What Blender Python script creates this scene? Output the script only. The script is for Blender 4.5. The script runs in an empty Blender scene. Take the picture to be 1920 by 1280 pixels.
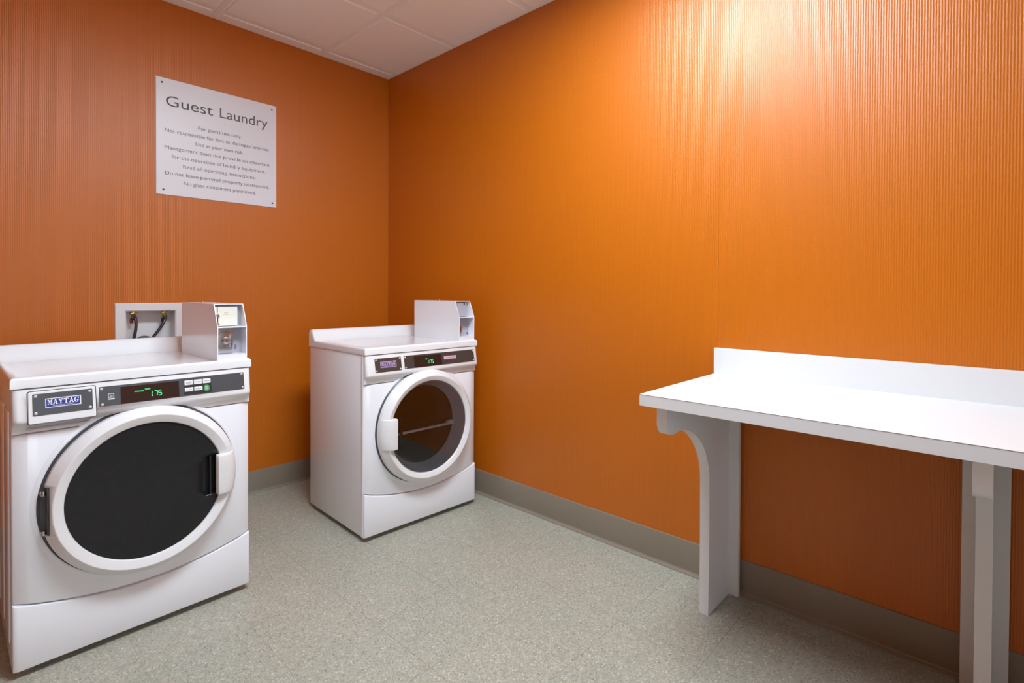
import bpy, bmesh, math, random
from mathutils import Vector, Matrix
random.seed(7)
S = bpy.context.scene
COL = S.collection
PI = math.pi

# ---------------------------------------------------------------- camera
yaw, pitch, roll = math.radians(42.98364), math.radians(-0.69818), math.radians(0.27202)
d = Vector((math.cos(yaw)*math.cos(pitch), math.sin(yaw)*math.cos(pitch), math.sin(pitch)))
r = Vector((math.sin(yaw), -math.cos(yaw), 0)); u = r.cross(d)
r2 = r*math.cos(roll)+u*math.sin(roll); u2 = -r*math.sin(roll)+u*math.cos(roll)
cd = bpy.data.cameras.new('camera'); cam = bpy.data.objects.new('camera', cd); COL.objects.link(cam)
m = Matrix((( r2.x, u2.x, -d.x, -2.09610), (r2.y, u2.y, -d.y, -3.14418), (r2.z, u2.z, -d.z, 1.17), (0, 0, 0, 1)))
cam.matrix_world = m
cd.sensor_width = 36; cd.lens = 980.95/1920*36; cd.shift_y = -(640-559.154)/1920; cd.clip_start = .02
S.camera = cam
# ---------------------------------------------------------------- world, exposure
w = bpy.data.worlds.new('world'); S.world = w; w.use_nodes = True
w.node_tree.nodes['Background'].inputs[0].default_value = (.82, .9, 1, 1)
w.node_tree.nodes['Background'].inputs[1].default_value = 4.0
vs = S.view_settings
vs.view_transform = 'Standard'; vs.look = 'None'; vs.exposure = 0.35; vs.gamma = 1; vs.use_curve_mapping = False
LAMP = 33.0
LAMP_COL = (.85, .965, 1.07)
HC = 2.651            # ceiling height
XL, YB = -3.6, -5.35   # unseen side and rear walls

# ---------------------------------------------------------------- materials
def srgb(r, g, b):
    f = lambda c: (c/255/12.92 if c/255 <= .04045 else ((c/255+.055)/1.055)**2.4)
    return (f(r), f(g), f(b), 1)
def mat(name, col, rough=.5, metal=0, spec=.5, bump=0, scale=200, coat=0, ior=1.5, vary=0):
    m = bpy.data.materials.new(name); m.use_nodes = True
    nt = m.node_tree; b = nt.nodes['Principled BSDF']
    b.inputs['Base Color'].default_value = col if len(col) == 4 else (*col, 1)
    b.inputs['Roughness'].default_value = rough; b.inputs['Metallic'].default_value = metal
    b.inputs['Specular IOR Level'].default_value = spec; b.inputs['IOR'].default_value = ior
    b.inputs['Coat Weight'].default_value = coat; b.inputs['Coat Roughness'].default_value = .08
    geo = nt.nodes.new('ShaderNodeNewGeometry')
    n = nt.nodes.new('ShaderNodeTexNoise'); n.inputs['Scale'].default_value = scale; n.inputs['Detail'].default_value = 3
    nt.links.new(geo.outputs['Position'], n.inputs['Vector'])
    if bump:
        bp = nt.nodes.new('ShaderNodeBump'); bp.inputs['Strength'].default_value = 1; bp.inputs['Distance'].default_value = bump
        nt.links.new(n.outputs['Fac'], bp.inputs['Height']); nt.links.new(bp.outputs['Normal'], b.inputs['Normal'])
    # faint tonal variation so that nothing is perfectly uniform
    mx = nt.nodes.new('ShaderNodeMix'); mx.data_type = 'RGBA'; mx.blend_type = 'MULTIPLY'
    mr = nt.nodes.new('ShaderNodeMapRange'); mr.inputs['To Min'].default_value = 1-max(vary, .02); mr.inputs['To Max'].default_value = 1
    cmb = nt.nodes.new('ShaderNodeCombineColor')
    nt.links.new(n.outputs['Fac'], mr.inputs['Value'])
    for i in range(3): nt.links.new(mr.outputs['Result'], cmb.inputs[i])
    mx.inputs['Factor'].default_value = 1
    mx.inputs[6].default_value = col if len(col) == 4 else (*col, 1)
    nt.links.new(cmb.outputs['Color'], mx.inputs[7]); nt.links.new(mx.outputs[2], b.inputs['Base Color'])
    return m
def emis(name, col, strength):
    m = bpy.data.materials.new(name); m.use_nodes = True
    nt = m.node_tree; nt.nodes.clear()
    e = nt.nodes.new('ShaderNodeEmission'); e.inputs[0].default_value = (*col[:3], 1); e.inputs[1].default_value = strength
    o = nt.nodes.new('ShaderNodeOutputMaterial'); nt.links.new(e.outputs[0], o.inputs[0])
    return m

def wall_mat():
    m = bpy.data.materials.new('orange_ribbed_vinyl'); m.use_nodes = True
    nt = m.node_tree; b = nt.nodes['Principled BSDF']; N = nt.nodes.new; L = nt.links.new
    geo = N('ShaderNodeNewGeometry'); sep = N('ShaderNodeSeparateXYZ'); L(geo.outputs['Position'], sep.inputs[0])
    add = N('ShaderNodeMath'); add.operation = 'ADD'; L(sep.outputs[0], add.inputs[0]); L(sep.outputs[1], add.inputs[1])
    # broken vertical threads: the rib phase wanders with a stretched noise
    mp = N('ShaderNodeMapping'); mp.inputs['Scale'].default_value = (90, 90, 28); L(geo.outputs['Position'], mp.inputs['Vector'])
    nz = N('ShaderNodeTexNoise'); nz.inputs['Scale'].default_value = 1.0; nz.inputs['Detail'].default_value = 3; L(mp.outputs[0], nz.inputs['Vector'])
    m1 = N('ShaderNodeMath'); m1.operation = 'MULTIPLY'; m1.inputs[1].default_value = 2*PI/RIB; L(add.outputs[0], m1.inputs[0])
    m2 = N('ShaderNodeMath'); m2.operation = 'MULTIPLY_ADD'; m2.inputs[1].default_value = 1.6; L(nz.outputs['Fac'], m2.inputs[0]); L(m1.outputs[0], m2.inputs[2])
    sn = N('ShaderNodeMath'); sn.operation = 'SINE'; L(m2.outputs[0], sn.inputs[0])
    n2 = N('ShaderNodeTexNoise'); n2.inputs['Scale'].default_value = 260; n2.inputs['Detail'].default_value = 2; L(geo.outputs['Position'], n2.inputs['Vector'])
    hs = N('ShaderNodeMath'); hs.operation = 'MULTIPLY_ADD'; hs.inputs[1].default_value = 2.7; L(n2.outputs['Fac'], hs.inputs[0]); L(sn.outputs[0], hs.inputs[2])
    bp = N('ShaderNodeBump'); bp.inputs['Strength'].default_value = 1; bp.inputs['Distance'].default_value = .00022
    L(hs.outputs[0], bp.inputs['Height']); L(bp.outputs[0], b.inputs['Normal'])
    mr = N('ShaderNodeMapRange'); mr.inputs['From Min'].default_value = -1; mr.inputs['From Max'].default_value = 3
    L(hs.outputs[0], mr.inputs['Value'])
    mx = N('ShaderNodeMix'); mx.data_type = 'RGBA'; L(mr.outputs[0], mx.inputs['Factor'])
    mx.inputs[6].default_value = (WALL[0]*.94, WALL[1]*.91, WALL[2]*.8, 1); mx.inputs[7].default_value = (WALL[0]*1.05, WALL[1]*1.08, WALL[2]*1.2, 1)
    L(mx.outputs[2], b.inputs['Base Color'])
    b.inputs['Roughness'].default_value = .38; b.inputs['IOR'].default_value = 1.5; b.inputs['Specular IOR Level'].default_value = .6
    return m
RIB = .0071
WALL = (.53, .130, .0005)
def floor_mat():
    m = bpy.data.materials.new('speckled_vinyl_tile'); m.use_nodes = True
    nt = m.node_tree; b = nt.nodes['Principled BSDF']; N = nt.nodes.new; L = nt.links.new
    geo = N('ShaderNodeNewGeometry'); oi = N('ShaderNodeObjectInfo')
    ad = N('ShaderNodeVectorMath'); ad.operation = 'MULTIPLY_ADD'; ad.inputs[1].default_value = (7, 3, 5)
    cx = N('ShaderNodeCombineXYZ')
    for i in range(3): L(oi.outputs['Random'], cx.inputs[i])
    L(cx.outputs[0], ad.inputs[0]); L(geo.outputs['Position'], ad.inputs[2])
    def vor(sc, stops):
        v = N('ShaderNodeTexVoronoi'); v.inputs['Scale'].default_value = sc; v.inputs['Randomness'].default_value = 1
        L(ad.outputs[0], v.inputs['Vector'])
        s = N('ShaderNodeSeparateColor'); L(v.outputs['Color'], s.inputs[0])
        rp = N('ShaderNodeValToRGB'); rp.color_ramp.interpolation = 'CONSTANT'
        e = rp.color_ramp.elements
        while len(e) > 1: e.remove(e[0])
        e[0].position = 0; e[0].color = stops[0][1]
        for p, c in stops[1:]: x = e.new(p); x.color = c
        L(s.outputs[0], rp.inputs[0]); return rp
    A = vor(245, [(0, srgb(150, 150, 140)), (.18, srgb(163, 163, 151)), (.45, srgb(171, 170, 158)), (.75, srgb(180, 179, 168)), (.945, srgb(203, 200, 189)), (.988, srgb(122, 122, 114))])
    B = vor(95, [(0, (1, 1, 1, 1)), (.5, (.95, .97, .93, 1)), (.72, (1, .96, .93, 1)), (.9, (.92, .93, .90, 1))])
    nz = N('ShaderNodeTexNoise'); nz.inputs['Scale'].default_value = 2.2; nz.inputs['Detail'].default_value = 3; L(geo.outputs['Position'], nz.inputs['Vector'])
    rp = N('ShaderNodeValToRGB'); rp.color_ramp.elements[0].color = (.93, .95, .92, 1); rp.color_ramp.elements[1].color = (1, .975, .955, 1)
    rp.color_ramp.elements[0].position = .35; rp.color_ramp.elements[1].position = .65
    L(nz.outputs['Fac'], rp.inputs[0])
    x1 = N('ShaderNodeMix'); x1.data_type = 'RGBA'; x1.blend_type = 'MULTIPLY'; x1.inputs['Factor'].default_value = 1
    L(A.outputs[0], x1.inputs[6]); L(B.outputs[0], x1.inputs[7])
    x2 = N('ShaderNodeMix'); x2.data_type = 'RGBA'; x2.blend_type = 'MULTIPLY'; x2.inputs['Factor'].default_value = 1
    L(x1.outputs[2], x2.inputs[6]); L(rp.outputs[0], x2.inputs[7]); L(x2.outputs[2], b.inputs['Base Color'])
    n3 = N('ShaderNodeTexNoise'); n3.inputs['Scale'].default_value = 160; L(geo.outputs['Position'], n3.inputs['Vector'])
    bp = N('ShaderNodeBump'); bp.inputs['Distance'].default_value = .0003; bp.inputs['Strength'].default_value = .6; L(n3.outputs['Fac'], bp.inputs['Height']); L(bp.outputs[0], b.inputs['Normal'])
    b.inputs['Roughness'].default_value = .42
    return m
def glass_mat(name, tint, ior=1.9, rough=.02):
    m = bpy.data.materials.new(name); m.use_nodes = True
    nt = m.node_tree; nt.nodes.clear(); N = nt.nodes.new; L = nt.links.new
    t = N('ShaderNodeBsdfTransparent'); t.inputs[0].default_value = tint
    g = N('ShaderNodeBsdfGlossy'); g.inputs['Roughness'].default_value = rough; g.inputs[0].default_value = (1, 1, 1, 1)
    f = N('ShaderNodeFresnel'); f.inputs[0].default_value = ior
    x = N('ShaderNodeMixShader'); o = N('ShaderNodeOutputMaterial')
    L(f.outputs[0], x.inputs[0]); L(t.outputs[0], x.inputs[1]); L(g.outputs[0], x.inputs[2]); L(x.outputs[0], o.inputs[0])
    return m

MW = wall_mat()
MF = floor_mat()
M_enamel = mat('white_enamel', (.83, .84, .88), .22, bump=.00004, scale=600, coat=.3)
M_plastic = mat('white_plastic', (.78, .78, .79), .30)
M_lid = mat('white_lid_enamel', (.82, .83, .85), .16, coat=.4)
M_lam = mat('white_laminate', (.76, .765, .77), .3, bump=.00003, scale=900)
M_lamedge = mat('laminate_seam_line', srgb(120, 108, 98), .6)
M_ceil = mat('ceiling_tile_white', (.96, .95, .92), .85, bump=.0002, scale=180)
M_rail = mat('ceiling_rail_white', (.92, .91, .89), .5)
M_base = mat('taupe_rubber_base', srgb(136, 125, 110), .38, bump=.00006, scale=300)
M_sub = mat('tile_adhesive', srgb(190, 186, 172), .7)
M_plaster = mat('orange_primed_plaster', (.40, .12, .02), .8)
M_dark = mat('charcoal_plate', srgb(74, 76, 80), .35)
M_brownplate = mat('brown_grey_plate', srgb(70, 62, 60), .25)
M_gap = mat('dark_gap', (.015, .015, .016), .6)
M_gapgrey = mat('dark_grey_gap', (.06, .065, .07), .4)
M_disp = mat('brown_display_window', srgb(52, 30, 22), .12, ior=1.5)
M_disp2 = mat('smoked_display_strip', srgb(40, 30, 27), .12)
M_green = emis('green_digits', (.1, .95, .38), 1.1)
M_btn = mat('white_key', (.8, .8, .82), .4)
M_btng = mat('green_key', srgb(60, 150, 75), .4)
M_blue = mat('blue_badge', srgb(40, 52, 140), .35)
M_white = mat('white_print', (.85, .85, .87), .5)
M_print = mat('grey_print', srgb(88, 84, 88), .6)
M_violet = mat('violet_badge', srgb(92, 68, 140), .35)
M_pink = mat('pale_pink_print', srgb(215, 190, 200), .5)
M_chrome = mat('chrome', (.62, .6, .58), .15, metal=1)
M_steel = mat('brushed_steel', (.5, .49, .5), .32, metal=1)
M_greymetal = mat('grey_painted_metal', srgb(170, 168, 178), .35)
M_brass = mat('brass', (.75, .52, .16), .25, metal=1)
M_hose = mat('black_rubber_hose', (.035, .035, .04), .32)
M_drain = mat('grey_drain_hose', srgb(72, 72, 78), .45)
M_sign = mat('white_sign_panel', (.76, .76, .80), .35)
M_lightscrew = mat('nickel_screw', (.62, .62, .63), .35, metal=.2)
M_screw = mat('dark_screw', (.05, .05, .06), .4, metal=.6)
M_blackglass = mat('black_door_glass', (.022, .022, .023), .13, ior=1.42, spec=.35, vary=.35, scale=70)
M_darkplastic = mat('black_plastic', (.012, .012, .013), .25)
M_bowl = mat('grey_door_bowl', srgb(200, 203, 214), .3)
M_inner = mat('dark_drum', srgb(22, 15, 13), .12)
M_clear = glass_mat('clear_door_glass', (.86, .84, .84, 1), 1.85, .015)
M_card = mat('cream_card', srgb(222, 220, 205), .6)
M_lens = emis('troffer_lens', LAMP_COL, LAMP)
M_frame = mat('troffer_frame', (.8, .8, .8), .5)
M_foot = mat('beige_foot', srgb(165, 140, 128), .6)
M_red = mat('red_handle', srgb(120, 20, 16), .5)
M_bluev = mat('navy_handle', srgb(32, 30, 70), .5)
M_lockreflect = mat('orange_reflection_lock', srgb(150, 95, 75), .3, metal=.7)  # orange reflection put into the lock's base colour

# ---------------------------------------------------------------- helpers
def new_obj(name, verts, faces, m, parent=None, smooth=35):
    me = bpy.data.meshes.new(name); me.from_pydata([tuple(v) for v in verts], [], faces); me.validate()
    bm = bmesh.new(); bm.from_mesh(me); bmesh.ops.recalc_face_normals(bm, faces=bm.faces); bm.to_mesh(me); bm.free()
    if smooth:
        me.shade_smooth() if hasattr(me, 'shade_smooth') else None
        me.set_sharp_from_angle(angle=math.radians(smooth))
    me.materials.append(m)
    o = bpy.data.objects.new(name, me); COL.objects.link(o)
    if parent: o.parent = parent
    return o
class MB:
    def __init__(s): s.v = []; s.f = []
    def add(s, v, f):
        n = len(s.v); s.v += [tuple(p) for p in v]; s.f += [tuple(i+n for i in q) for q in f]; return s
    def box(s, x0, x1, y0, y1, z0, z1, bev=0, seg=2):
        bm = bmesh.new()
        vs = [bm.verts.new(p) for p in ((x0,y0,z0),(x1,y0,z0),(x1,y1,z0),(x0,y1,z0),(x0,y0,z1),(x1,y0,z1),(x1,y1,z1),(x0,y1,z1))]
        for q in ((0,3,2,1),(4,5,6,7),(0,1,5,4),(1,2,6,5),(2,3,7,6),(3,0,4,7)): bm.faces.new([vs[i] for i in q])
        if bev: bmesh.ops.bevel(bm, geom=bm.edges[:], offset=bev, segments=seg, profile=.5, affect='EDGES')
        bm.verts.index_update()
        s.add([v.co[:] for v in bm.verts], [[v.index for v in f.verts] for f in bm.faces]); bm.free(); return s
    def loops(s, rings, cap0=True, cap1=True, close=True):
        n = len(rings[0]); v = [p for rr in rings for p in rr]; f = []
        for i in range(len(rings)-1):
            for j in range(n if close else n-1):
                k = (j+1) % n
                f.append((i*n+j, i*n+k, (i+1)*n+k, (i+1)*n+j))
        if cap0: f.append(tuple(range(n-1, -1, -1)))
        if cap1: f.append(tuple((len(rings)-1)*n+j for j in range(n)))
        return s.add(v, f)
    def lathe_y(s, cx, cz, prof, seg=96, closed=True):      # prof: (radius, y); revolved about the y axis
        rings = []
        for (rad, y) in prof:
            rings.append([(cx+rad*math.cos(a), y, cz+rad*math.sin(a)) for a in [2*PI*i/seg for i in range(seg)]])
        if closed: rings.append(rings[0])
        return s.loops(rings, False, False)
    def cyl(s, p0, p1, rad, seg=20, r1=None):
        return s.tube([p0, p1], rad, seg, r1)
    def tube(s, pts, rad, seg=14, r1=None):
        pts = [Vector(p) for p in pts]; rings = []
        up = Vector((0, 0, 1))
        for i, p in enumerate(pts):
            t = (pts[min(i+1, len(pts)-1)]-pts[max(i-1, 0)]).normalized()
            a = t.cross(up)
            if a.length < .05: a = t.cross(Vector((1, 0, 0)))
            a.normalize(); b = t.cross(a)
            rr = rad if r1 is None else rad+(r1-rad)*i/(len(pts)-1)
            rings.append([p+a*rr*math.cos(q)+b*rr*math.sin(q) for q in [2*PI*k/seg for k in range(seg)]])
        return s.loops(rings)
    def build(s, name, m, parent=None, smooth=35): return new_obj(name, s.v, s.f, m, parent, smooth)
def bez(p0, p1, p2, p3, n=16):
    P = [Vector(p) for p in (p0, p1, p2, p3)]
    return [P[0]*(1-t)**3+P[1]*3*t*(1-t)**2+P[2]*3*t*t*(1-t)+P[3]*t**3 for t in [i/n for i in range(n+1)]]
def rrect(x0, x1, z0, z1, rad, n=4):
    out = []
    for (cx, cz, a0) in ((x1-rad, z1-rad, 0), (x0+rad, z1-rad, 90), (x0+rad, z0+rad, 180), (x1-rad, z0+rad, 270)):
        for i in range(n+1):
            a = math.radians(a0+90*i/n); out.append((cx+rad*math.cos(a), cz+rad*math.sin(a)))
    return out
def empty(name, loc, rz=0):
    o = bpy.data.objects.new(name, None); COL.objects.link(o); o.location = loc; o.rotation_euler = (0, 0, rz); o.empty_display_size = .1
    return o
def tag(o, label=None, cat=None, group=None, kind=None):
    if label: o['label'] = label
    if cat: o['category'] = cat
    if group: o['group'] = group
    if kind: o['kind'] = kind
    return o
def text_mesh(txt, thick=0.0):
    c = bpy.data.curves.new('t', 'FONT'); c.body = txt; c.size = 1; c.offset = thick; c.resolution_u = 4; c.fill_mode = 'FRONT'
    o = bpy.data.objects.new('t', c); COL.objects.link(o)
    dg = bpy.context.evaluated_depsgraph_get(); dg.update()
    me = bpy.data.meshes.new_from_object(o.evaluated_get(dg))
    v = [tuple(p.co[:2]) for p in me.vertices]; f = [tuple(p.vertices) for p in me.polygons]
    bpy.data.objects.remove(o); bpy.data.curves.remove(c); bpy.data.meshes.remove(me)
    return v, f
def fit_text(txt, x0, x1, z0, zh, thick=0.0, zfit=False):
    """text between x0 and x1 with its baseline at z0; zh = height of a capital letter"""
    v, f = text_mesh(txt, thick)
    a = min(p[0] for p in v); b = max(p[0] for p in v)
    cap = .73
    return [(x0+(p[0]-a)/(b-a)*(x1-x0), z0+p[1]/cap*zh) for p in v], f

# ---------------------------------------------------------------- structure: floor
def struct(o): o['kind'] = 'structure'; return o
fl = struct(MB().box(XL-.1, .1, YB-.1, .1, -.08, -.0011).build('floor', M_sub, smooth=0))
T = .3048; GAP = .00045
unit = MB().box(-.5, .5, -.5, .5, -1, 0)
tile_mesh = None
xs = [-.17-T*k for k in range(-1, 11)]; ys = [-2.777+T*k for k in range(-9, 11)]
for xi in xs:
    for yi in ys:
        x0, x1 = max(XL, xi-T), min(0, xi); y0, y1 = max(YB, yi-T), min(0, yi)
        if x1-x0 < .02 or y1-y0 < .02: continue
        if tile_mesh is None:
            b_ = MB().box(-.5, .5, -.5, .5, -1, 0).build('floor_tile', MF, fl, 0); tile_mesh = b_.data; o = b_
        else:
            o = bpy.data.objects.new('floor_tile', tile_mesh); COL.objects.link(o); o.parent = fl
        o.location = ((x0+x1)/2, (y0+y1)/2, 0); o.scale = (x1-x0-GAP*2, y1-y0-GAP*2, .003)

# ---------------------------------------------------------------- walls with their wallpaper drops
OX0, OX1, OZ0, OZ1 = -1.511, -1.297, .86, 1.066         # opening of the recessed laundry box
def holed(y0, y1, x0, x1, z0, z1):
    b = MB()
    hx0, hx1 = max(OX0, x0), min(OX1, x1)
    if hx1 <= hx0: return b.box(x0, x1, y0, y1, z0, z1)
    if hx0 > x0: b.box(x0, hx0, y0, y1, z0, z1)
    if hx1 < x1: b.box(hx1, x1, y0, y1, z0, z1)
    b.box(hx0, hx1, y0, y1, z0, OZ0); b.box(hx0, hx1, y0, y1, OZ1, z1)
    return b
wb = struct(holed(.0015, .16, XL-.1, .16, 0, HC+.1).build('wall_back', M_plaster, smooth=0))
wr = struct(MB().box(.0015, .16, YB-.1, .0015, 0, HC+.1).build('wall_right', M_plaster, smooth=0))
wl = struct(MB().box(XL-.16, XL-.0015, YB-.1, .16, 0, HC+.1).build('wall_left', M_plaster, smooth=0))
WX0, WX1, WZ0, WZ1 = -2.92, -1.56, .45, 2.30        # unseen window behind the camera, added to let in fill daylight
def around(y0, y1, x0, x1, z0, z1):
    return MB().box(x0, WX0, y0, y1, z0, z1).box(WX1, x1, y0, y1, z0, z1).box(WX0, WX1, y0, y1, z0, WZ0).box(WX0, WX1, y0, y1, WZ1, z1)
wf = struct(around(YB-.16, YB-.0015, XL-.16, .16, 0, HC+.1).build('wall_front', M_plaster, smooth=0))
wn = MB()
for (a, c, e, g) in ((WX0, WX1, WZ0, WZ0+.05), (WX0, WX1, WZ1-.05, WZ1), (WX0, WX0+.05, WZ0+.05, WZ1-.05), (WX1-.05, WX1, WZ0+.05, WZ1-.05), (-2.26, -2.22, WZ0+.05, WZ1-.05)): wn.box(a, c, YB-.10, YB-.05, e, g, .002, 1)
wn = struct(wn.build('added_window_1', M_plastic))
MB().box(WX0+.05, WX1-.05, YB-.078, YB-.072, WZ0+.05, WZ1-.05).build('pane', glass_mat('added_window_glass', (.97, .98, .98, 1), 1.5, 0), wn, 0)
g_ = .0002
for a, b in ((0, -.152), (-.152, -1.52), (-1.52, -2.888), (-2.888, XL)):
    holed(0, .0015, b+g_, a-g_ if a < 0 else 0, 0, HC).build('wallpaper_drop', MW, wb, 0)
for a, b in ((0, -1.065), (-1.065, -2.32), (-2.32, -3.69), (-3.69, YB)):
    MB().box(0, .0015, b+g_, a-g_ if a < 0 else 0, 0, HC).build('wallpaper_drop', MW, wr, 0)
MB().box(XL-.0015, XL, YB, 0, 0, HC).build('wallpaper_drop', MW, wl, 0)
around(YB-.0015, YB, XL, 0, 0, HC).build('painted_face', mat('rear_wall_paint', (.80, .79, .76), .6), wf, 0)

# cove base
def cove(name, p0, p1, n, h, toe):
    prof = [(0, 0), (toe, 0), (toe, .0022), (toe-.0015, .0042), (.0075, .0082), (.0052, .0125), (.0048, .030), (.0048, h-.0035), (.0040, h-.0012), (.0008, h), (0, h)]
    rings = [[Vector(p)+Vector(n)*a+Vector((0, 0, z)) for a, z in prof] for p in (p0, p1)]
    return struct(MB().loops(rings).build(name, M_base, smooth=22))
cove('baseboard_back', (XL, 0, 0), (0, 0, 0), (0, -1, 0), .130, .014)
cove('baseboard_right', (0, 0, 0), (0, YB, 0), (-1, 0, 0), .135, .021)
cove('baseboard_left', (XL, YB, 0), (XL, 0, 0), (1, 0, 0), .135, .02)
cove('baseboard_front', (XL, YB, 0), (0, YB, 0), (0, 1, 0), .135, .02)

# ---------------------------------------------------------------- ceiling: slab, rails and lay-in tiles
ce = struct(MB().box(XL-.1, .1, YB-.1, .1, HC+.06, HC+.12).build('ceiling', M_plaster, smooth=0))
G = .61
rx = [-.51-G*k for k in range(5) if -.51-G*k > XL]; ry = [-.105-G*k for k in range(9) if -.105-G*k > YB]
for x in rx: MB().box(x-.012, x+.012, YB, 0, HC, HC+.03).build('ceiling_rail', M_rail, ce, 0)
ex = [0]+rx+[XL]; ey = [0]+ry+[YB]
for y in ry:
    for i in range(len(ex)-1):
        a, b = ex[i]-.012*(i > 0), ex[i+1]+.012*(i < len(ex)-2)
        MB().box(b, a, y-.012, y+.012, HC+.0006, HC+.03).build('ceiling_rail', M_rail, ce, 0)
for (a, b, c, e) in ((XL, 0, -.022, 0), (XL, 0, YB, YB+.022), (-.022, 0, YB+.022, -.022), (XL, XL+.022, YB+.022, -.022)):
    MB().box(a, b, c, e, HC-.0012, HC-.0002).build('wall_angle', M_rail, ce, 0)
FIX = [(-1.73, -.51, -2.545, -1.935)]
for i in range(len(ex)-1):
    for j in range(len(ey)-1):
        xa, xb, ya, yb = ex[i+1], ex[i], ey[j+1], ey[j]
        if any(f[0]-.01 < xa and xb < f[1]+.01 and f[2]-.01 < ya and yb < f[3]+.01 for f in FIX): continue
        s = .0125
        x0, x1, y0, y1 = xa+s, xb-s, ya+s, yb-s
        if i == 0: x1 = xb-.004
        if j == 0: y1 = yb-.004
        q = .012; dz = .0026
        b = MB()
        if x1-x0 > .09 and y1-y0 > .06:
            ring = lambda e_, z: [(x0+e_, y0+e_, z), (x1-e_, y0+e_, z), (x1-e_, y1-e_, z), (x0+e_, y1-e_, z)]
            b.loops([ring(0, HC+.02), ring(0, HC+.002), ring(q, HC+.002), ring(q+.001, HC-dz*.5), ring(q+.002, HC-dz)])
        else: b.box(x0, x1, y0, y1, HC+.002, HC+.02)
        b.build('ceiling_tile', M_ceil, ce, 0)

# ---------------------------------------------------------------- ceiling troffers (outside the frame, they light the room)
for k, f in enumerate(FIX):
    x0, x1, y0, y1 = f[0]+.014, f[1]-.014, f[2]+.014, f[3]-.014
    t = empty('ceiling_light', ((x0+x1)/2, (y0+y1)/2, HC))
    tag(t, ('white recessed ceiling light between the machines and the folding counter', 'white recessed ceiling light farther from the machines, behind the camera')[k], 'ceiling light', 'recessed ceiling lights')
    cx, cy = (x0+x1)/2, (y0+y1)/2; hx, hy = (x1-x0)/2, (y1-y0)/2
    b = MB()
    for (a, c, e, g) in ((-hx, hx, -hy, -hy+.03), (-hx, hx, hy-.03, hy), (-hx, -hx+.03, -hy+.03, hy-.03), (hx-.03, hx, -hy+.03, hy-.03)): b.box(a, c, e, g, .0, .05, .001, 1)
    b.build('frame', M_frame, t)
    MB().box(-hx+.032, hx-.032, -hy+.032, hy-.032, .012, .018).build('lens', M_lens, t, 0)

# ---------------------------------------------------------------- front loading machines
W, D = .6765, .585
CX, CZ = .338, .497
ZS, ZL0, ZL1 = .736, .8745, .907
def kick(x): t_ = (x-W/2)/(W/2); return .170+.056*t_*t_
def yface(z): return -.007-(.868-z)/.083*.015
def plate(x0, x1, z0, z1, rad, off0, off1, name, m, parent, bev=0):
    o0 = rrect(x0, x1, z0, z1, rad)
    f = lambda pts, off: [(x, yface(z)-off, z) for x, z in pts]
    rings = [f(o0, off0)]
    if bev: rings += [f(o0, off1-bev), f(rrect(x0+bev, x1-bev, z0+bev, z1-bev, max(rad-bev, .0003)), off1)]
    else: rings.append(f(o0, off1))
    return MB().loops(rings).build(name, m, parent, 30)
def face_poly(v, f, off, name, m, parent, skew=0):
    return new_obj(name, [(x, yface(z)-off, z) for x, z in v], f, m, parent, 0)
SLAB = {  # slab serif capitals as quads in a unit box (x 0..1, y 0..1)
 'M': [((.0,0),(.3,0),(.3,.12),(.0,.12)), ((.0,.88),(.32,.88),(.32,1),(.0,1)), ((.68,.88),(1,.88),(1,1),(.68,1)), ((.64,0),(1,0),(1,.12),(.64,.12)),
       ((.10,.12),(.18,.12),(.18,.88),(.10,.88)), ((.72,.12),(.92,.12),(.92,.88),(.72,.88)), ((.18,.88),(.38,.88),(.56,.1),(.44,.1)), ((.62,.88),(.72,.88),(.56,.1),(.46,.1))],
 'A': [((.0,0),(.32,0),(.32,.12),(.0,.12)), ((.56,0),(1,0),(1,.12),(.56,.12)), ((.10,.1),(.20,.1),(.50,1),(.42,1)), ((.62,.1),(.88,.1),(.60,1),(.40,1)), ((.25,.3),(.7,.3),(.7,.4),(.25,.4))],
 'Y': [((.0,.88),(.42,.88),(.42,1),(.0,1)), ((.64,.88),(1,.88),(1,1),(.64,1)), ((.1,.9),(.34,.9),(.58,.45),(.40,.45)), ((.78,.9),(.88,.9),(.6,.45),(.5,.45)), ((.4,.1),(.6,.1),(.6,.5),(.4,.5)), ((.28,0),(.72,0),(.72,.12),(.28,.12))],
 'T': [((.0,.88),(1,.88),(1,1),(.0,1)), ((.0,.68),(.09,.68),(.09,.9),(.0,.9)), ((.91,.68),(1,.68),(1,.9),(.91,.9)), ((.38,.1),(.62,.1),(.62,.9),(.38,.9)), ((.26,0),(.74,0),(.74,.12),(.26,.12))],
 'G': [((.0,.3),(.24,.3),(.24,.7),(.0,.7)), ((.0,.3),(.24,.3),(.4,.12),(.22,.0)), ((.0,.7),(.24,.7),(.4,.88),(.22,1)), ((.22,0),(.7,0),(.7,.12),(.3,.12)), ((.22,.88),(.3,.88),(.7,.88),(.7,1),(.22,1))[:4],
       ((.7,1),(.9,.94),(.9,.68),(.8,.68)), ((.62,.0),(.84,.06),(.84,.42),(.62,.42)), ((.5,.36),(1,.36),(1,.47),(.5,.47)), ((.86,.66),(.94,.66),(.94,1),(.86,1))]}
def slab_word(word, x0, x1, z0, z1):
    v = []; f = []; n = len(word); step = (x1-x0)/(n-.08)
    for i, ch in enumerate(word):
        for qd in SLAB[ch]:
            k = len(v); v += [(x0+i*step+px*step*.92, z0+py*(z1-z0)) for px, py in qd]; f.append(tuple(range(k, k+len(qd))))
    return v, f
def screw(x, z, off, parent, rad=.0042):
    b = MB(); y = yface(z)-off
    b.lathe_y(x, z, [(.0001, y-.0022), (rad*.6, y-.002), (rad, y-.0006), (rad, y+.001)], 16, False)
    return b.build('screw', M_lightscrew, parent)

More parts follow.
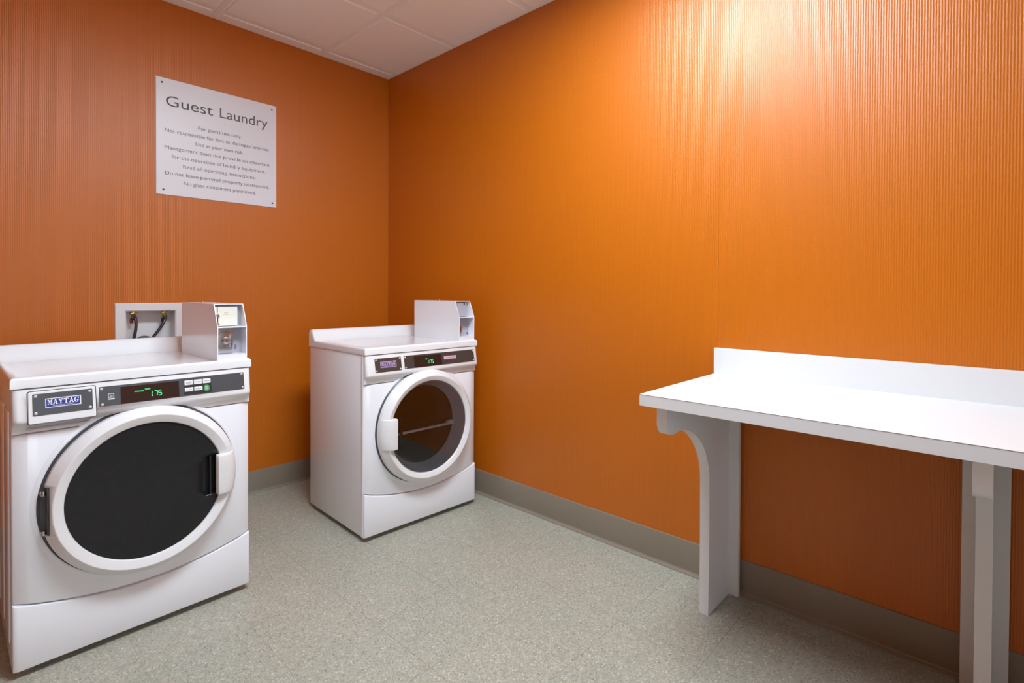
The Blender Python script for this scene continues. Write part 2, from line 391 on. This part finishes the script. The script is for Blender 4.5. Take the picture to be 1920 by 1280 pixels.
def carve(ob, cut, t):
    """cut one mesh out of another (both in the frame of thing t) and drop the cutter"""
    cut.parent = t; bpy.context.view_layer.update()
    bo = ob.modifiers.new('b', 'BOOLEAN'); bo.operation = 'DIFFERENCE'; bo.object = cut; bo.solver = 'EXACT'
    dg = bpy.context.evaluated_depsgraph_get(); me = bpy.data.meshes.new_from_object(ob.evaluated_get(dg))
    ob.modifiers.clear(); ob.data = me; bpy.data.objects.remove(cut)
def machine(name, loc, rz, washer):
    t = empty(name, loc, rz)
    # cabinet shell, back of the front panels
    MB().box(0, W, .018, D-.004, .022, ZL0-.001, .004).build('cabinet', M_enamel, t)
    if washer:
        for s in (0, 1):
            x0, x1 = (-.004, .001) if s == 0 else (W-.001, W+.004)
            b = MB()
            for (a, c) in ((.06, .19), (.235, .365), (.41, .54)): b.box(x0, x1, a, c, .09, .80, .0035, 2)
            b.build('side_panel', M_enamel, t)
    else:
        MB().box(-.0015, .004, .012, .030, .022, ZL0-.001, .0007, 1).build('corner_flange', M_enamel, t)
    # lid: dished worktop with raised rim and a coved splash at the back
    def grid(a, b, fine, n): 
        e = [0, .0012, .003, .006, .010, .016, .022, .03]
        out = [a+k for k in e]+[a+.03+(b-a-.06)*i/n for i in range(1, n)]+[b-k for k in reversed(e)]
        return out
    lx0, lx1, ly0, ly1 = -.003, W+.003, -.010, D+.004
    gx = grid(lx0, lx1, 0, 14)
    gy = grid(ly0, ly1, 0, 12); gy = sorted(set([round(v_, 5) for v_ in gy]+[round(ly1-.085+.006*i, 5) for i in range(12)]))
    def hgt(x, y):
        e = min(x-lx0, lx1-x, y-ly0)
        rim = 0
        if e < .010: edge = -(1-math.sqrt(max(0, 1-((.010-e)/.010)**2)))*.009
        else: edge = 0
        dish = .0055*min(1, max(0, (e-.016)/.014)); dish = dish*dish/.0055*1 if dish < .0055 else .0055
        back = min(1, max(0, (y-(ly1-.080))/.055)); back = back*back*(3-2*back)
        z = ZL1+edge-dish*(1-back)+back*.056
        e2 = min(x-lx0, lx1-x, ly1-y)
        if back > 0 and e2 < .012: z -= (1-math.sqrt(max(0, 1-((.012-e2)/.012)**2)))*.016*back
        return z
    v = [(x, y, hgt(x, y)) for y in gy for x in gx]; nx, ny = len(gx), len(gy)
    f = [(j*nx+i, j*nx+i+1, (j+1)*nx+i+1, (j+1)*nx+i) for j in range(ny-1) for i in range(nx-1)]
    base = len(v); v += [(x, y, ZL0) for y in gy for x in gx]
    f += [(base+j*nx+i, base+(j+1)*nx+i, base+(j+1)*nx+i+1, base+j*nx+i+1) for j in range(ny-1) for i in range(nx-1)]
    for i in range(nx-1): f += [(i, base+i, base+i+1, i+1), ((ny-1)*nx+i, (ny-1)*nx+i+1, base+(ny-1)*nx+i+1, base+(ny-1)*nx+i)]
    for j in range(ny-1): f += [(j*nx, (j+1)*nx, base+(j+1)*nx, base+j*nx), (j*nx+nx-1, base+j*nx+nx-1, base+(j+1)*nx+nx-1, (j+1)*nx+nx-1)]
    new_obj('lid', v, f, M_lid, t, 60)
    MB().box(.004, W-.004, -.001, .02, ZL0-.004, ZL0+.001).build('lid_gap_strip', M_gap, t, 0)  # dark strip along the joint under the lid
    # console, bulging out towards its lower edge
    prof = [(.018, .8715), (-.0035, .8715), (-.006, .8705), (-.0072, .867), (-.0222, .784), (-.0228, .779), (-.0218, .774), (-.0185, .770), (-.012, .767), (-.0055, .7615), (-.0015, .754), (-.0008, ZS+.003), (.0005, ZS+.0015), (.018, ZS+.0015)]
    rings = []
    for x, k in ((.0005, .35), (.002, .55), (.005, .78), (.010, .94), (.016, 1), (W-.016, 1), (W-.010, .94), (W-.005, .78), (W-.002, .55), (W-.0005, .35)):
        rings.append([(x, y*k+.004*(1-k) if y < 0 else y, z) for y, z in prof])
    con = MB().loops(rings).build('console', M_plastic, t, 40)
    # main front panel with bevelled side bands and a curved lower edge
    def slab(xs_, top, bot, yf, name, ch=.005):
        rings = []
        for x in xs_:
            zt, zb, y = top(x), bot(x), yf(x)
            rings.append([(x, .019, zt-.0005), (x, y+ch*.8, zt-.0003), (x, y+ch*.25, zt-ch*.35), (x, y, zt-ch), (x, y, zb+ch), (x, y+ch*.25, zb+ch*.35), (x, y+ch*.8, zb+.0003), (x, .019, zb)])
        return MB().loops(rings).build(name, M_enamel, t, 38)
    xs_ = [.0004, .0015, .004, .034, .037]+[.037+(W-.074)*i/24 for i in range(1, 24)]+[W-.037, W-.034, W-.004, W-.0015, W-.0004]
    def yf(x):
        e = min(x, W-x)
        if e < .004: return .009+(.004-e)*1.2
        if e < .037: return .009-(e-.004)/.033*.0085
        return .0005
    slab(xs_, lambda x: ZS-.0015, lambda x: kick(x)+.0028, yf, 'front_panel')
    def yk(x):
        e = min(x, W-x); return .0005 if e > .014 else .0005+.008*(1-math.sqrt(max(0, 1-((.014-e)/.014)**2)))
    xk = [.0004, .0015, .004, .008, .014]+[.014+(W-.028)*i/26 for i in range(1, 26)]+[W-.014, W-.008, W-.004, W-.0015, W-.0004]
    slab(xk, lambda x: kick(x)-.0005, lambda x: .022, lambda x: yk(x)-.003, 'kick_panel', .007)
    for fx in (.035, W-.035):
        for fy in (.045, D-.05):
            MB().lathe_z(fx, fy, [(.0001, 0), (.017, 0), (.018, .004), (.014, .010), (.008, .012), (.008, .028), (.0001, .028)]).build('foot', M_foot, t)
    if not washer:
        bpy.context.view_layer.update()
        for ob_ in [o for o in t.children if o.name.split('.')[0] in ('front_panel', 'cabinet')]:
            cut = MB().lathe_y(CX, CZ, [(.207, -.06), (.207, .045)], 64, False)
            n_ = 64; cut.f += [tuple(range(n_)), tuple(range(2*n_-1, n_-1, -1))]
            cut = cut.build('cut', M_enamel, t); bpy.context.view_layer.update()
            carve(ob_, cut, t)
    # door surround
    MB().lathe_y(CX, CZ, [(.2838, -.0016), (.286, -.0026), (.291, -.0024), (.300, .0008), (.2838, .0008)], 128).build('door_surround', M_enamel, t)
    MB().lathe_y(CX, CZ, [(.2842, -.0030), (.2842, .0003), (.262, .0003), (.262, -.0100), (.276, -.0100)], 128).build('door_gap_ring', M_gapgrey, t)  # dark ring carries the shade of the gap around the door
    # door ring
    R1 = .2795 if not washer else .277; RG = .2285 if not washer else .2255
    ring = MB().lathe_y(CX, CZ, [(R1-.003, -.008), (R1, -.011), (R1, -.030), (R1-.0015, -.034), (.2545, -.0600), (.2520, -.0612), (.2500, -.0608), (RG+.002, -.0515), (RG, -.0490), (RG-.001, -.044), (RG-.004, -.008)], 144)
    dr = ring.build('door', M_plastic, t, 20)
    side = 1 if washer else -1                    # handle: right on the washer, left on the dryer
    if washer:
        cut = MB().box(CX-.30, CX-.2575, -.09, -.006, CZ-.074, CZ+.074).build('cut', M_plastic)
        carve(dr, cut, t)
        MB().box(CX-.2625, CX-.2578, -.040, -.004, CZ-.072, CZ+.072, .001).build('hinge_slot', M_gapgrey, dr)
        for z in (CZ-.066, CZ+.055):
            h = MB(); h.cyl((CX-.269, -.020, z-.008), (CX-.269, -.020, z+.006), .0065, 16); h.box(CX-.277, CX-.262, -.022, -.002, z-.006, z+.003, .001)
            h.build('hinge', M_chrome, dr)
    # glass
    if washer:
        g = MB().lathe_y(CX, CZ, [(.0001, -.0468), (.10, -.0466), (.17, -.0463), (RG-.001, -.0460), (RG-.001, -.040), (.0001, -.040)], 128, False).build('door_glass', M_blackglass, dr, 40)
        px0, px1 = CX+.160, CX+.212
        cut = MB().box(px0, px1, -.08, -.02, CZ-.070, CZ+.072, .006).build('cut', M_plastic)
        carve(g, cut, t)
        p = MB(); a, c, e, h_ = px0-.002, px1+.002, CZ-.072, CZ+.074
        p.box(a, c, -.022, -.018, e, h_); p.box(a, a+.003, -.0445, -.02, e, h_); p.box(c-.003, c, -.0445, -.02, e, h_)
        p.box(a, c, -.0445, -.02, e, e+.003); p.box(a, c, -.0445, -.02, h_-.003, h_)
        p.box(px0+.022, px0+.027, -.046, -.020, e+.003, h_-.003, .001)
        p.build('handle_pocket', M_darkplastic, dr, 30)
    else:
        MB().lathe_y(CX, CZ, [(.0001, -.0470), (.12, -.0468), (RG-.001, -.0460)], 128, False).build('door_glass', M_clear, dr, 40)
        MB().lathe_y(CX, CZ, [(RG-.002, -.0445), (.222, -.036), (.200, .030), (.196, .034), (.188, .034), (.194, .028), (.2185, -.036), (.2245, -.0445)], 128).build('door_bowl', M_bowl, dr, 40)
        MB().lathe_y(CX, CZ, [(.0001, .020), (.1, .020), (.1965, .023), (.1965, .030), (.0001, .030)], 96, False).build('inner_window', M_inner, dr, 40)
        lb = MB().box(CX-.165, CX+.178, .004, .020, .467, .4745, .001, 1).box(CX-.150, CX+.165, .004, .010, .4765, .479, .0005, 1).box(CX+.150, CX+.186, -.004, .022, .468, .490, .003, 2)
        lb.build('inner_bar', M_plastic, dr, 30)  # pale bar with an end block behind the door glass
        px1, px0 = CX-.160, CX-.212
        p = MB(); e, h_ = CZ-.072, CZ+.070
        p.box(px0, px1, -.0455, -.020, e, e+.003, .0005, 1); p.box(px1-.002, px1, -.0455, -.020, e+.003, h_); p.box(px0, px1-.002, -.0455, -.020, h_-.0015, h_)
        p.build('handle_pocket', M_clear, dr, 30)
    # handle: a block that wraps over the ring
    hx0, hx1 = sorted((CX+side*.2005, CX+side*.2735))
    def hprof(zoff, ins):
        a = hx0 if side > 0 else hx1; s = side          # inner edge first
        inn, out = CX+side*.2005, CX+side*(.2735)
        zz = CZ+zoff
        # follow the ring outline at the outer edge
        outx = CX+side*(math.sqrt(max(0, R1**2-zoff**2))-.0005)
        pts = [(inn+s*ins, -.050), (inn+s*ins, -.068+ins), (inn+s*(.004+ins), -.0735+ins), (inn+s*.030, -.0745+ins), (outx-s*.020, -.064+ins*.8), (outx-s*.004, -.044+ins*.5), (outx, -.034), (outx-s*.001, -.014), (inn+s*.035, -.014), (inn+s*.030, -.040)]
        return [(x, y, zz) for x, y in pts]
    zs_ = [-.073, -.0722, -.070, -.066, -.03, 0, .03, .066, .070, .0722, .073]
    ins = [.005, .0025, .001, 0, 0, 0, 0, 0, .001, .0025, .005]
    MB().loops([hprof(z, i) for z, i in zip(zs_, ins)]).build('handle', M_plastic, dr, 40)
    # console plates
    if washer:
        plate(.0335, .1985, .7655, .8635, .006, -.004, .0006, 'drawer_gap', M_gap, t)
        dw = plate(.0355, .1965, .7665, .8615, .005, -.002, .0034, 'dispenser_drawer', M_plastic, t, .002)
        rr_ = rrect(.0375, .1945, .7495, .790, .010)
        cut = MB().loops([[(x, -.05, z) for x, z in rr_], [(x, .012, z) for x, z in rr_]]).build('cut', M_plastic)
        carve(con, cut, t)
        po = .0034; par = dw
    else: po = 0; par = t
    MP = M_dark if washer else M_brownplate
    np_ = plate(.0455, .1885, .790, .8545, .003, po-.001, po+.0012, 'nameplate', MP, t, .0004)
    for x in (.0525, .1815):
        for z in (.7975, .8475): screw(x, z, po+.0012, np_)
    plate(.0745, .1595, .8105, .8385, .0012, po+.001, po+.0016, 'badge_border', M_white if washer else M_pink, np_)
    plate(.0768, .1572, .8126, .8364, .0006, po+.0014, po+.0019, 'badge', M_blue if washer else M_violet, np_)
    v, f = slab_word('MAYTAG', .0795, .1545, .8195, .8345); face_poly(v, f, po+.0021, 'badge_lettering', M_white if washer else M_pink, np_)
    v, f = fit_text('COMMERCIAL LAUNDRY', .0915, .1455, .8142, .0030, .004); face_poly(v, f, po+.0021, 'badge_small_print', M_white if washer else M_pink, np_)
    cp = plate(.2055, .6505, .7925, .8555, .003, -.001, .0012, 'control_plate', MP, t, .0004)
    for x, z in ((.212, .848), (.213, .799), (.643, .849), (.644, .8)): screw(x, z, .0012, cp)
    plate(.262, .431, .7945, .8485, .001, .0008, .0018, 'display_window', M_disp if washer else M_disp2, cp)
    # seven segment digits 1.75
    def seg_digits(x0, z0, hh):
        v = []; f = []
        wd = hh*.52; tk = hh*.15
        segs = {'1': 'bc', '7': 'abc', '5': 'afgcd'}
        R_ = {'a': (0, 1, wd, 1), 'g': (0, .5, wd, .5), 'd': (0, 0, wd, 0), 'f': (0, .5, 0, 1), 'b': (wd, .5, wd, 1), 'c': (wd, 0, wd, .5), 'e': (0, 0, 0, .5)}
        def rect(a, b, c, e): k = len(v); v.extend([(a, b), (c, b), (c+.0, e), (a, e)]); f.append((k, k+1, k+2, k+3))
        x = x0
        for ch in '1.75':
            if ch == '.': rect(x-.003, z0-tk*.3, x-.003+tk, z0+tk*.7); x += .003; continue
            for s in segs[ch]:
                a, b, c, e = R_[s]; b *= hh; e *= hh
                if a == c: rect(x+a-tk/2, z0+b+tk*.25, x+a+tk/2, z0+e-tk*.25)
                else: rect(x+a+tk*.2, z0+b-tk/2, x+c-tk*.2, z0+b+tk/2)
            x += wd+tk*1.5
        return v, f
    v, f = seg_digits(.3405, .808, .0165); v = [(x+(z-.808)*.08, z) for x, z in v]
    face_poly(v, f, .0021, 'price_digits', M_green, cp)
    if washer:
        v, f = fit_text('VEND', .329, .345, .8315, .0042, .02); v2, f2 = fit_text('AVAILABLE', .300, .327, .8270, .0040, .02)
        k = len(v); face_poly(v+v2, f+[tuple(i+k for i in q) for q in f2], .0021, 'display_caption', M_green, cp)
        # card reader pictogram
        ic = MB()
        for (a, b, c, e) in ((.2285, .2445, .8300, .8315), (.2285, .2445, .8185, .8200), (.2285, .230, .8185, .8315), (.243, .2445, .8185, .8315), (.233, .2405, .8225, .8240), (.2285, .2455, .8125, .8160)):
            pts = [(a, c), (b, c), (b, e), (a, e)]
            ic.loops([[(x, yface(z)-.0008, z) for x, z in pts], [(x, yface(z)-.0018, z) for x, z in pts]])
        ic.build('card_pictogram', M_white, cp, 0)
        plate(.446, .536, .7965, .8490, .002, .0008, .0016, 'key_field', M_gap, cp)
        for (x0, x1, z0, z1) in ((.4485, .4755, .8305, .8470), (.4785, .5045, .8305, .8470), (.5075, .5335, .8305, .8470), (.4485, .4755, .8080, .8215), (.4785, .5055, .8080, .8215)):
            kb = plate(x0, x1, z0, z1, .001, .0014, .0028, 'key', M_btn, cp, .0006)
        plate(.5090, .5290, .8010, .8250, .0095, .0014, .0030, 'start_key', M_btng, cp, .0006)['label'] = 'round green start key'
        for (x0, x1, z) in ((.453, .471, .840), (.453, .469, .8365), (.482, .501, .838), (.511, .530, .838), (.452, .472, .8135), (.482, .502, .8135)):
            face_poly([(x0, z), (x1, z), (x1, z+.0011), (x0, z+.0011)], [(0, 1, 2, 3)], .0031, 'key_caption', M_print, cp)
        v, f = [], []
        for z in (.809, .813, .817):
            k = len(v); v += [(.5135, z), (.5245, z), (.5245, z+.0013), (.5135, z+.0013)]; f.append((k, k+1, k+2, k+3))
        face_poly(v, f, .0033, 'start_key_mark', M_white, cp)
    else:
        plate(.446, .5265, .8185, .8345, .0005, .0008, .0016, 'instruction_strip', M_pink, cp)
        v, f = [], []
        for (a, b) in ((.450, .466), (.469, .474), (.478, .494), (.497, .522)):
            k = len(v); v += [(a, .8255), (b, .8255), (b, .8275), (a, .8275)]; f.append((k, k+1, k+2, k+3))
        face_poly(v, f, .0019, 'strip_print', M_print, cp)
        plate(.330, .340, .8285, .8320, .0008, .0016, .0021, 'display_caption', M_green, cp)
    # coin box
    cx0, cx1, cy0, cyt, cy1 = .5625, .6690, .0036, .0413, .424
    z0, zk, zt = .9005, 1.0338, 1.1193
    s = .0032
    cb = MB()
    sidep = [(cy0, z0), (cy0, zk), (cyt, zt), (cy1, zt), (cy1, z0)]
    for xa in (cx0, cx1-s): cb.loops([[(xa, y, z) for y, z in sidep], [(xa+s, y, z) for y, z in sidep]])
    cb.box(cx0+s, cx1-s, cyt, cy1, zt-s, zt); cb.box(cx0+s, cx1-s, cy1-s, cy1, z0, zt-s); cb.box(cx0+s, cx1-s, cy0, cy1-s, z0, z0+.026)
    cb.box(cx0+s, cx1-s, cy0+.001, cy0+.062, zk-.006, zk-.002)
    c_ = cb.build('coin_box', M_enamel, t, 30); c_['label'] = 'white sheet metal coin box' 
    xa, xb = cx0+s, cx1-s
    # recessed mechanism plates
    MB().box(xa, xb, cyt+.022, cyt+.026, zk-.002, zt-s).build('upper_back_plate', M_greymetal, c_)
    ang = MB().box(xa+.002, xb-.016, cyt+.006, cyt+.009, zk, zt-.012, .0004, 1).build('price_card', M_card if washer else M_greymetal, c_)
    if washer:
        v, f = fit_text('INSERT', .602, .616, 1.083, .0022, .01); v2, f2 = fit_text('COINS ONLY', .598, .621, 1.0765, .0022, .01); k = len(v)
        new_obj('card_print', [(x, cyt+.0056, z) for x, z in v+v2], f+[tuple(i+k for i in q) for q in f2], M_print, c_, 0)
        sl = MB().box(.5700, .5795, cyt-.004, cyt+.006, 1.066, 1.079, .002); sl.cyl((.575, cyt-.008, 1.0725), (.575, cyt+.004, 1.0725), .0065, 18)
        sl.build('coin_slot', M_steel, c_)
        MB().box(.5765, .5782, cyt+.0035, cyt+.0062, 1.085, 1.108).build('slot_groove', M_gap, c_)
        MB().box(.5725, .5785, cyt-.001, cyt+.006, 1.044, 1.066, .0008).build('coin_chute', M_gap, c_)
        MB().box(.5690, .5820, cyt-.006, cyt+.006, 1.036, 1.046, .002).build('return_cup', M_chrome, c_)
    else:
        MB().box(.6285, .6315, cyt-.002, cyt+.007, 1.098, 1.110).build('slot_groove', M_gap, c_)
    lz0, lz1 = z0+.026, zk-.007
    MB().box(xa, xb, .050, .053, lz0, lz1).build('lower_back_plate', M_greymetal, c_)
    if washer:
        MB().box(xa+.001, .631, .040, .046, lz0+.002, lz1-.002, .001).build('lock_plate', M_steel, c_)
        rr = MB()
        o1 = rrect(.5720, .6260, .9480, 1.0090, .010, 6); o2 = rrect(.5770, .6210, .9530, 1.0040, .006, 6)
        rr.loops([[(x, .040, z) for x, z in o1], [(x, .034, z) for x, z in rrect(.5735, .6245, .9495, 1.0075, .009, 6)], [(x, .034, z) for x, z in rrect(.5755, .6225, .9515, 1.0055, .007, 6)], [(x, .041, z) for x, z in o2]], False, False)
        rr.build('stamped_ring', M_chrome, c_, 50)
        MB().lathe_y(.604, .978, [(.0001, .026), (.008, .026), (.0095, .0275), (.0100, .031), (.0145, .033), (.0155, .040)], 28, False).build('lock_cylinder', M_chrome, c_)
        MB().box(.6030, .6050, .0252, .0262, .973, .983).build('keyhole', M_gap, c_)
        for z in (.947, 1.013): MB().lathe_y(.6430, z, [(.0001, .0465), (.004, .047), (.005, .050)], 16, False).build('screw', M_steel, c_)
        MB().lathe_y(.6430, .955, [(.0001, .0465), (.004, .047), (.005, .050)], 16, False).build('screw', M_steel, c_)
    else:
        MB().box(.572, .606, .034, .050, .944, .984, .002).build('lock_housing', M_chrome, c_)
        MB().box(.577, .601, .031, .036, .951, .977, .002).build('lock_cylinder', M_lockreflect, c_)
        MB().box(.574, .604, .040, .050, .930, .936, .001).build('return_cup', M_greymetal, c_)
        MB().lathe_y(.656, .940, [(.0001, .045), (.0035, .0455), (.004, .050)], 14, False).build('screw', M_gap, c_)
    b = MB().cyl((.575, .20, zt-.001), (.575, .20, zt+.0065), .0045, 14); b.build('top_screw', M_chrome, c_)
    return t
def _lz(s, cx, cy, prof, seg=24):
    rings = [[(cx+rad*math.cos(a), cy+rad*math.sin(a), z) for a in [2*PI*i/seg for i in range(seg)]] for rad, z in prof]
    return s.loops(rings)
MB.lathe_z = _lz

wm = machine('washing_machine', (-1.9766, -1.00693, 0), math.radians(.75), True)
tag(wm, 'white front-loading washing machine with black door glass, under the laundry sign', 'washing machine')
dm = machine('tumble_dryer', (-.79642, -1.0041, 0), math.radians(-2.19849), False)
tag(dm, 'white tumble dryer with see-through door standing in the room corner', 'dryer')

# ---------------------------------------------------------------- folding counter
tb = empty('folding_table', (-.30, -3.2, 0))
tag(tb, 'white laminate folding counter on scrolled brackets against the right orange wall', 'table')
def at(o): o.parent = tb; o.matrix_parent_inverse = Matrix.Translation((.30, 3.2, 0)); return o
Y0, Y1 = -4.22, -2.312
XF = -.6082
at(MB().box(XF, -.0005, Y0, Y1, .8123, .8478, .0006, 1).build('tabletop', M_lam))
at(MB().box(XF+.0008, -.001, Y0+.001, Y1-.0008, .8476, .84895, .0003, 1).build('top_sheet', M_lam))
at(MB().box(XF-.0003, XF+.001, Y0, Y1+.0003, .8470, .8480).build('seam_line', M_lamedge, smooth=0))
at(MB().box(-.020, -.0005, Y0, Y1, .8491, .9509, .0008, 1).build('backsplash', M_lam))
at(MB().box(-.0205, -.019, Y0+.002, Y1-.001, .8487, .8496).build('caulk_line', M_lam, smooth=0))
def web(yc):
    c = [(-.018, .8120), (-.568, .8120)]
    P = lambda a, b: (a, b)
    c += [(v.x, v.y) for v in bez((-.568, .757, 0), (-.567, .738, 0), (-.556, .722, 0), (-.538, .719, 0), 8)]
    c += [(v.x, v.y) for v in bez((-.536, .7175, 0), (-.505, .7165, 0), (-.490, .7215, 0), (-.462, .7195, 0), 8)]
    c += [(v.x, v.y) for v in bez((-.458, .719, 0), (-.335, .700, 0), (-.236, .600, 0), (-.2335, .490, 0), 22)]
    c += [(v.x, v.y) for v in bez((-.2333, .47, 0), (-.231, .33, 0), (-.229, .2, 0), (-.2345, 0.0008, 0), 6)]
    c += [(-.030, .0008), (-.030, .5)]
    th = .0345; b = MB()
    rg = [[(x, yc-th/2, z) for x, z in c], [(x, yc+th/2, z) for x, z in c]]
    return b.loops(rg)
for yc in (-2.3690, -3.1220, -3.875):
    at(web(yc).build('bracket', M_lam, smooth=25))
    at(MB().box(-.0415, -.0225, yc-.053, yc+.053, .0008, .8120, .0006, 1).build('wall_cleat', M_lam))

# ---------------------------------------------------------------- laundry sign
sg = empty('wall_sign', (-1.08, 0, 1.96))
tag(sg, 'white square sign reading Guest Laundry with rules, on the left orange wall', 'sign')
sp = MB().box(-.302, .302, -.0045, -.0003, -.298, .298, .0008, 1).build('sign_panel', M_sign, sg)
def sign_text(name, lines, parent):
    v = []; f = []
    for (txt, x0, x1, z, h_, th) in lines:
        a, b = fit_text(txt, x0+1.08, x1+1.08, z-1.96, h_, th); k = len(v); v += a; f += [tuple(i+k for i in q) for q in b]
    return new_obj(name, [(x, -.0050, z) for x, z in v], f, M_print, parent, 0)
sign_text('heading_word', [('Guest', -1.338, -1.118, 2.119, .0560, -.001)], sg); sign_text('heading_word', [('Laundry', -1.084, -.829, 2.119, .0560, -.001)], sg)
ln = [('For guest use only.', -1.190, -.971, 2.0275), ('Not responsible for lost or damaged articles.', -1.343, -.822, 1.9845), ('Use at your own risk.', -1.203, -.962, 1.9400),
      ('Management does not provide an attendant', -1.344, -.816, 1.8965), ('for the operation of laundry equipment.', -1.314, -.842, 1.8530), ('Read all operating instructions.', -1.261, -.897, 1.8100),
      ('Do not leave personal property unattended.', -1.342, -.820, 1.7660), ('No glass containers permitted.', -1.259, -.896, 1.7225)]
for a, b, c, z in ln: sign_text('rule_line', [(a, b, c, z, .0195, -.003)], sg)['kind'] = 'stuff'
for x, z in ((-1.355, 2.233), (-.804, 2.231), (-1.350, 1.687), (-.801, 1.686)):
    MB().lathe_y(x+1.08, z-1.96, [(.0001, -.0072), (.0035, -.0068), (.0050, -.0052), (.0050, -.0044)], 16, False).build('screw', M_screw, sg)

# ---------------------------------------------------------------- recessed laundry outlet box with valves and hoses
ob = empty('laundry_outlet_box', (-1.404, 0, .98))
tag(ob, 'white recessed laundry outlet box with two brass valves in the wall above the washer', 'outlet box')
def ao(o): o.parent = ob; o.matrix_parent_inverse = Matrix.Translation((1.404, 0, -.98)); return o
FX0, FX1, FZ0, FZ1 = -1.553, -1.255, .80, 1.106
def frame():
    def rg(a, b, c, e, y): return [(a, y, c), (b, y, c), (b, y, e), (a, y, e)]
    i0, i1, k0, k1 = OX0, OX1, OZ0, OZ1
    return MB().loops([rg(FX0, FX1, FZ0, FZ1, -.0003), rg(FX0, FX1, FZ0, FZ1, -.004), rg(FX0+.003, FX1-.003, FZ0+.003, FZ1-.003, -.0065), rg(i0-.003, i1+.003, k0-.003, k1+.003, -.0065), rg(i0+.0005, i1-.0005, k0+.0005, k1-.0005, -.003), rg(i0+.0005, i1-.0005, k0+.0005, k1-.0005, .001)], False, False)
ao(frame().build('frame', M_plastic, smooth=25))
b = MB(); e = .0006
x0, x1, z0, z1, yb = OX0+e, OX1-e, OZ0+e, OZ1-e, .085
b.box(x0, x0+.002, 0, yb, z0, z1); b.box(x1-.002, x1, 0, yb, z0, z1); b.box(x0+.002, x1-.002, 0, yb, z0, z0+.002); b.box(x0+.002, x1-.002, 0, yb, z1-.002, z1); b.box(x0, x1, yb, yb+.002, z0, z1)
ao(b.build('recess_box', M_plastic, smooth=0))
VX = (-1.470, -1.337)
for i, x in enumerate(VX):
    b = MB()
    b.tube([(x, .045, OZ1-.002), (x, .045, OZ1-.018)], .0095, 16); b.box(x-.011, x+.011, .036, .054, 1.046, 1.058, .002)
    b.tube([(x-.016, .045, 1.052), (x+.016, .045, 1.052)], .0045, 12)
    b.tube([(x, .045, 1.048), (x, .040, 1.036), (x+.001, .036, 1.028)], .0115, 18)
    ao(b.build('valve', M_brass))
    ao(MB().box(x-.010-.004, x-.002, .040, .048, 1.004, 1.030, .002).build('valve_handle', (M_red, M_bluev)[i]))
for i, (x, pts) in enumerate(((VX[0], bez((-1.4690, .036, 1.036), (-1.458, .020, 1.020), (-1.462, .018, .975), (-1.478, .018, .905), 12)+[Vector((-1.482, .016, .885))]),
                              (VX[1], bez((-1.3360, .036, 1.034), (-1.336, .022, 1.012), (-1.352, .018, .985), (-1.396, .018, .925), 12)+bez((-1.396, .018, .925), (-1.403, .018, .915), (-1.41, .016, .905), (-1.418, .016, .885), 4)[1:]))):
    b = MB().tube(pts, .0070, 14); p0, p1 = pts[0], pts[2]; b.tube([p0+(p0-p1)*.15, p1], .0098, 16)
    # over the sill of the box and down behind the washer
    e_ = pts[-1]
    tail = bez(e_, (e_.x, .008, .872), (e_.x, -.012, .878), (e_.x, -.018, .84), 8)
    b.tube(tail+[Vector((e_.x+.01, -.03, .6)), Vector((e_.x+.02, -.12, .45)), Vector((e_.x+.02, -.28, .42)), Vector((e_.x+.02, -.395, .42))], .0070, 14)
    o = b.build('fill_hose', M_hose, smooth=60)
    tag(o, ('black rubber fill hose from the left brass valve, hanging nearly straight', 'black rubber fill hose from the right brass valve, slanting down to the left')[i], 'hose', 'fill hoses behind the washer')
arch = [Vector((-1.424+.038*math.cos(a), .046, .888+.038*math.sin(a))) for a in [math.radians(k) for k in range(0, 181, 15)]]
b = MB().tube([Vector((-1.352, -.395, .33)), Vector((-1.352, -.15, .36)), Vector((-1.355, -.045, .6)), Vector((-1.370, -.026, .84)), Vector((-1.380, -.008, .876)), Vector((-1.386, .022, .8775)), Vector((-1.386, .040, .880))]+arch+[Vector((-1.462, .046, .8635))], .0125, 18)
o = b.build('drain_hose', M_drain, smooth=60)
tag(o, 'grey drain hose end arching low in the outlet box between the fill hoses', 'hose')
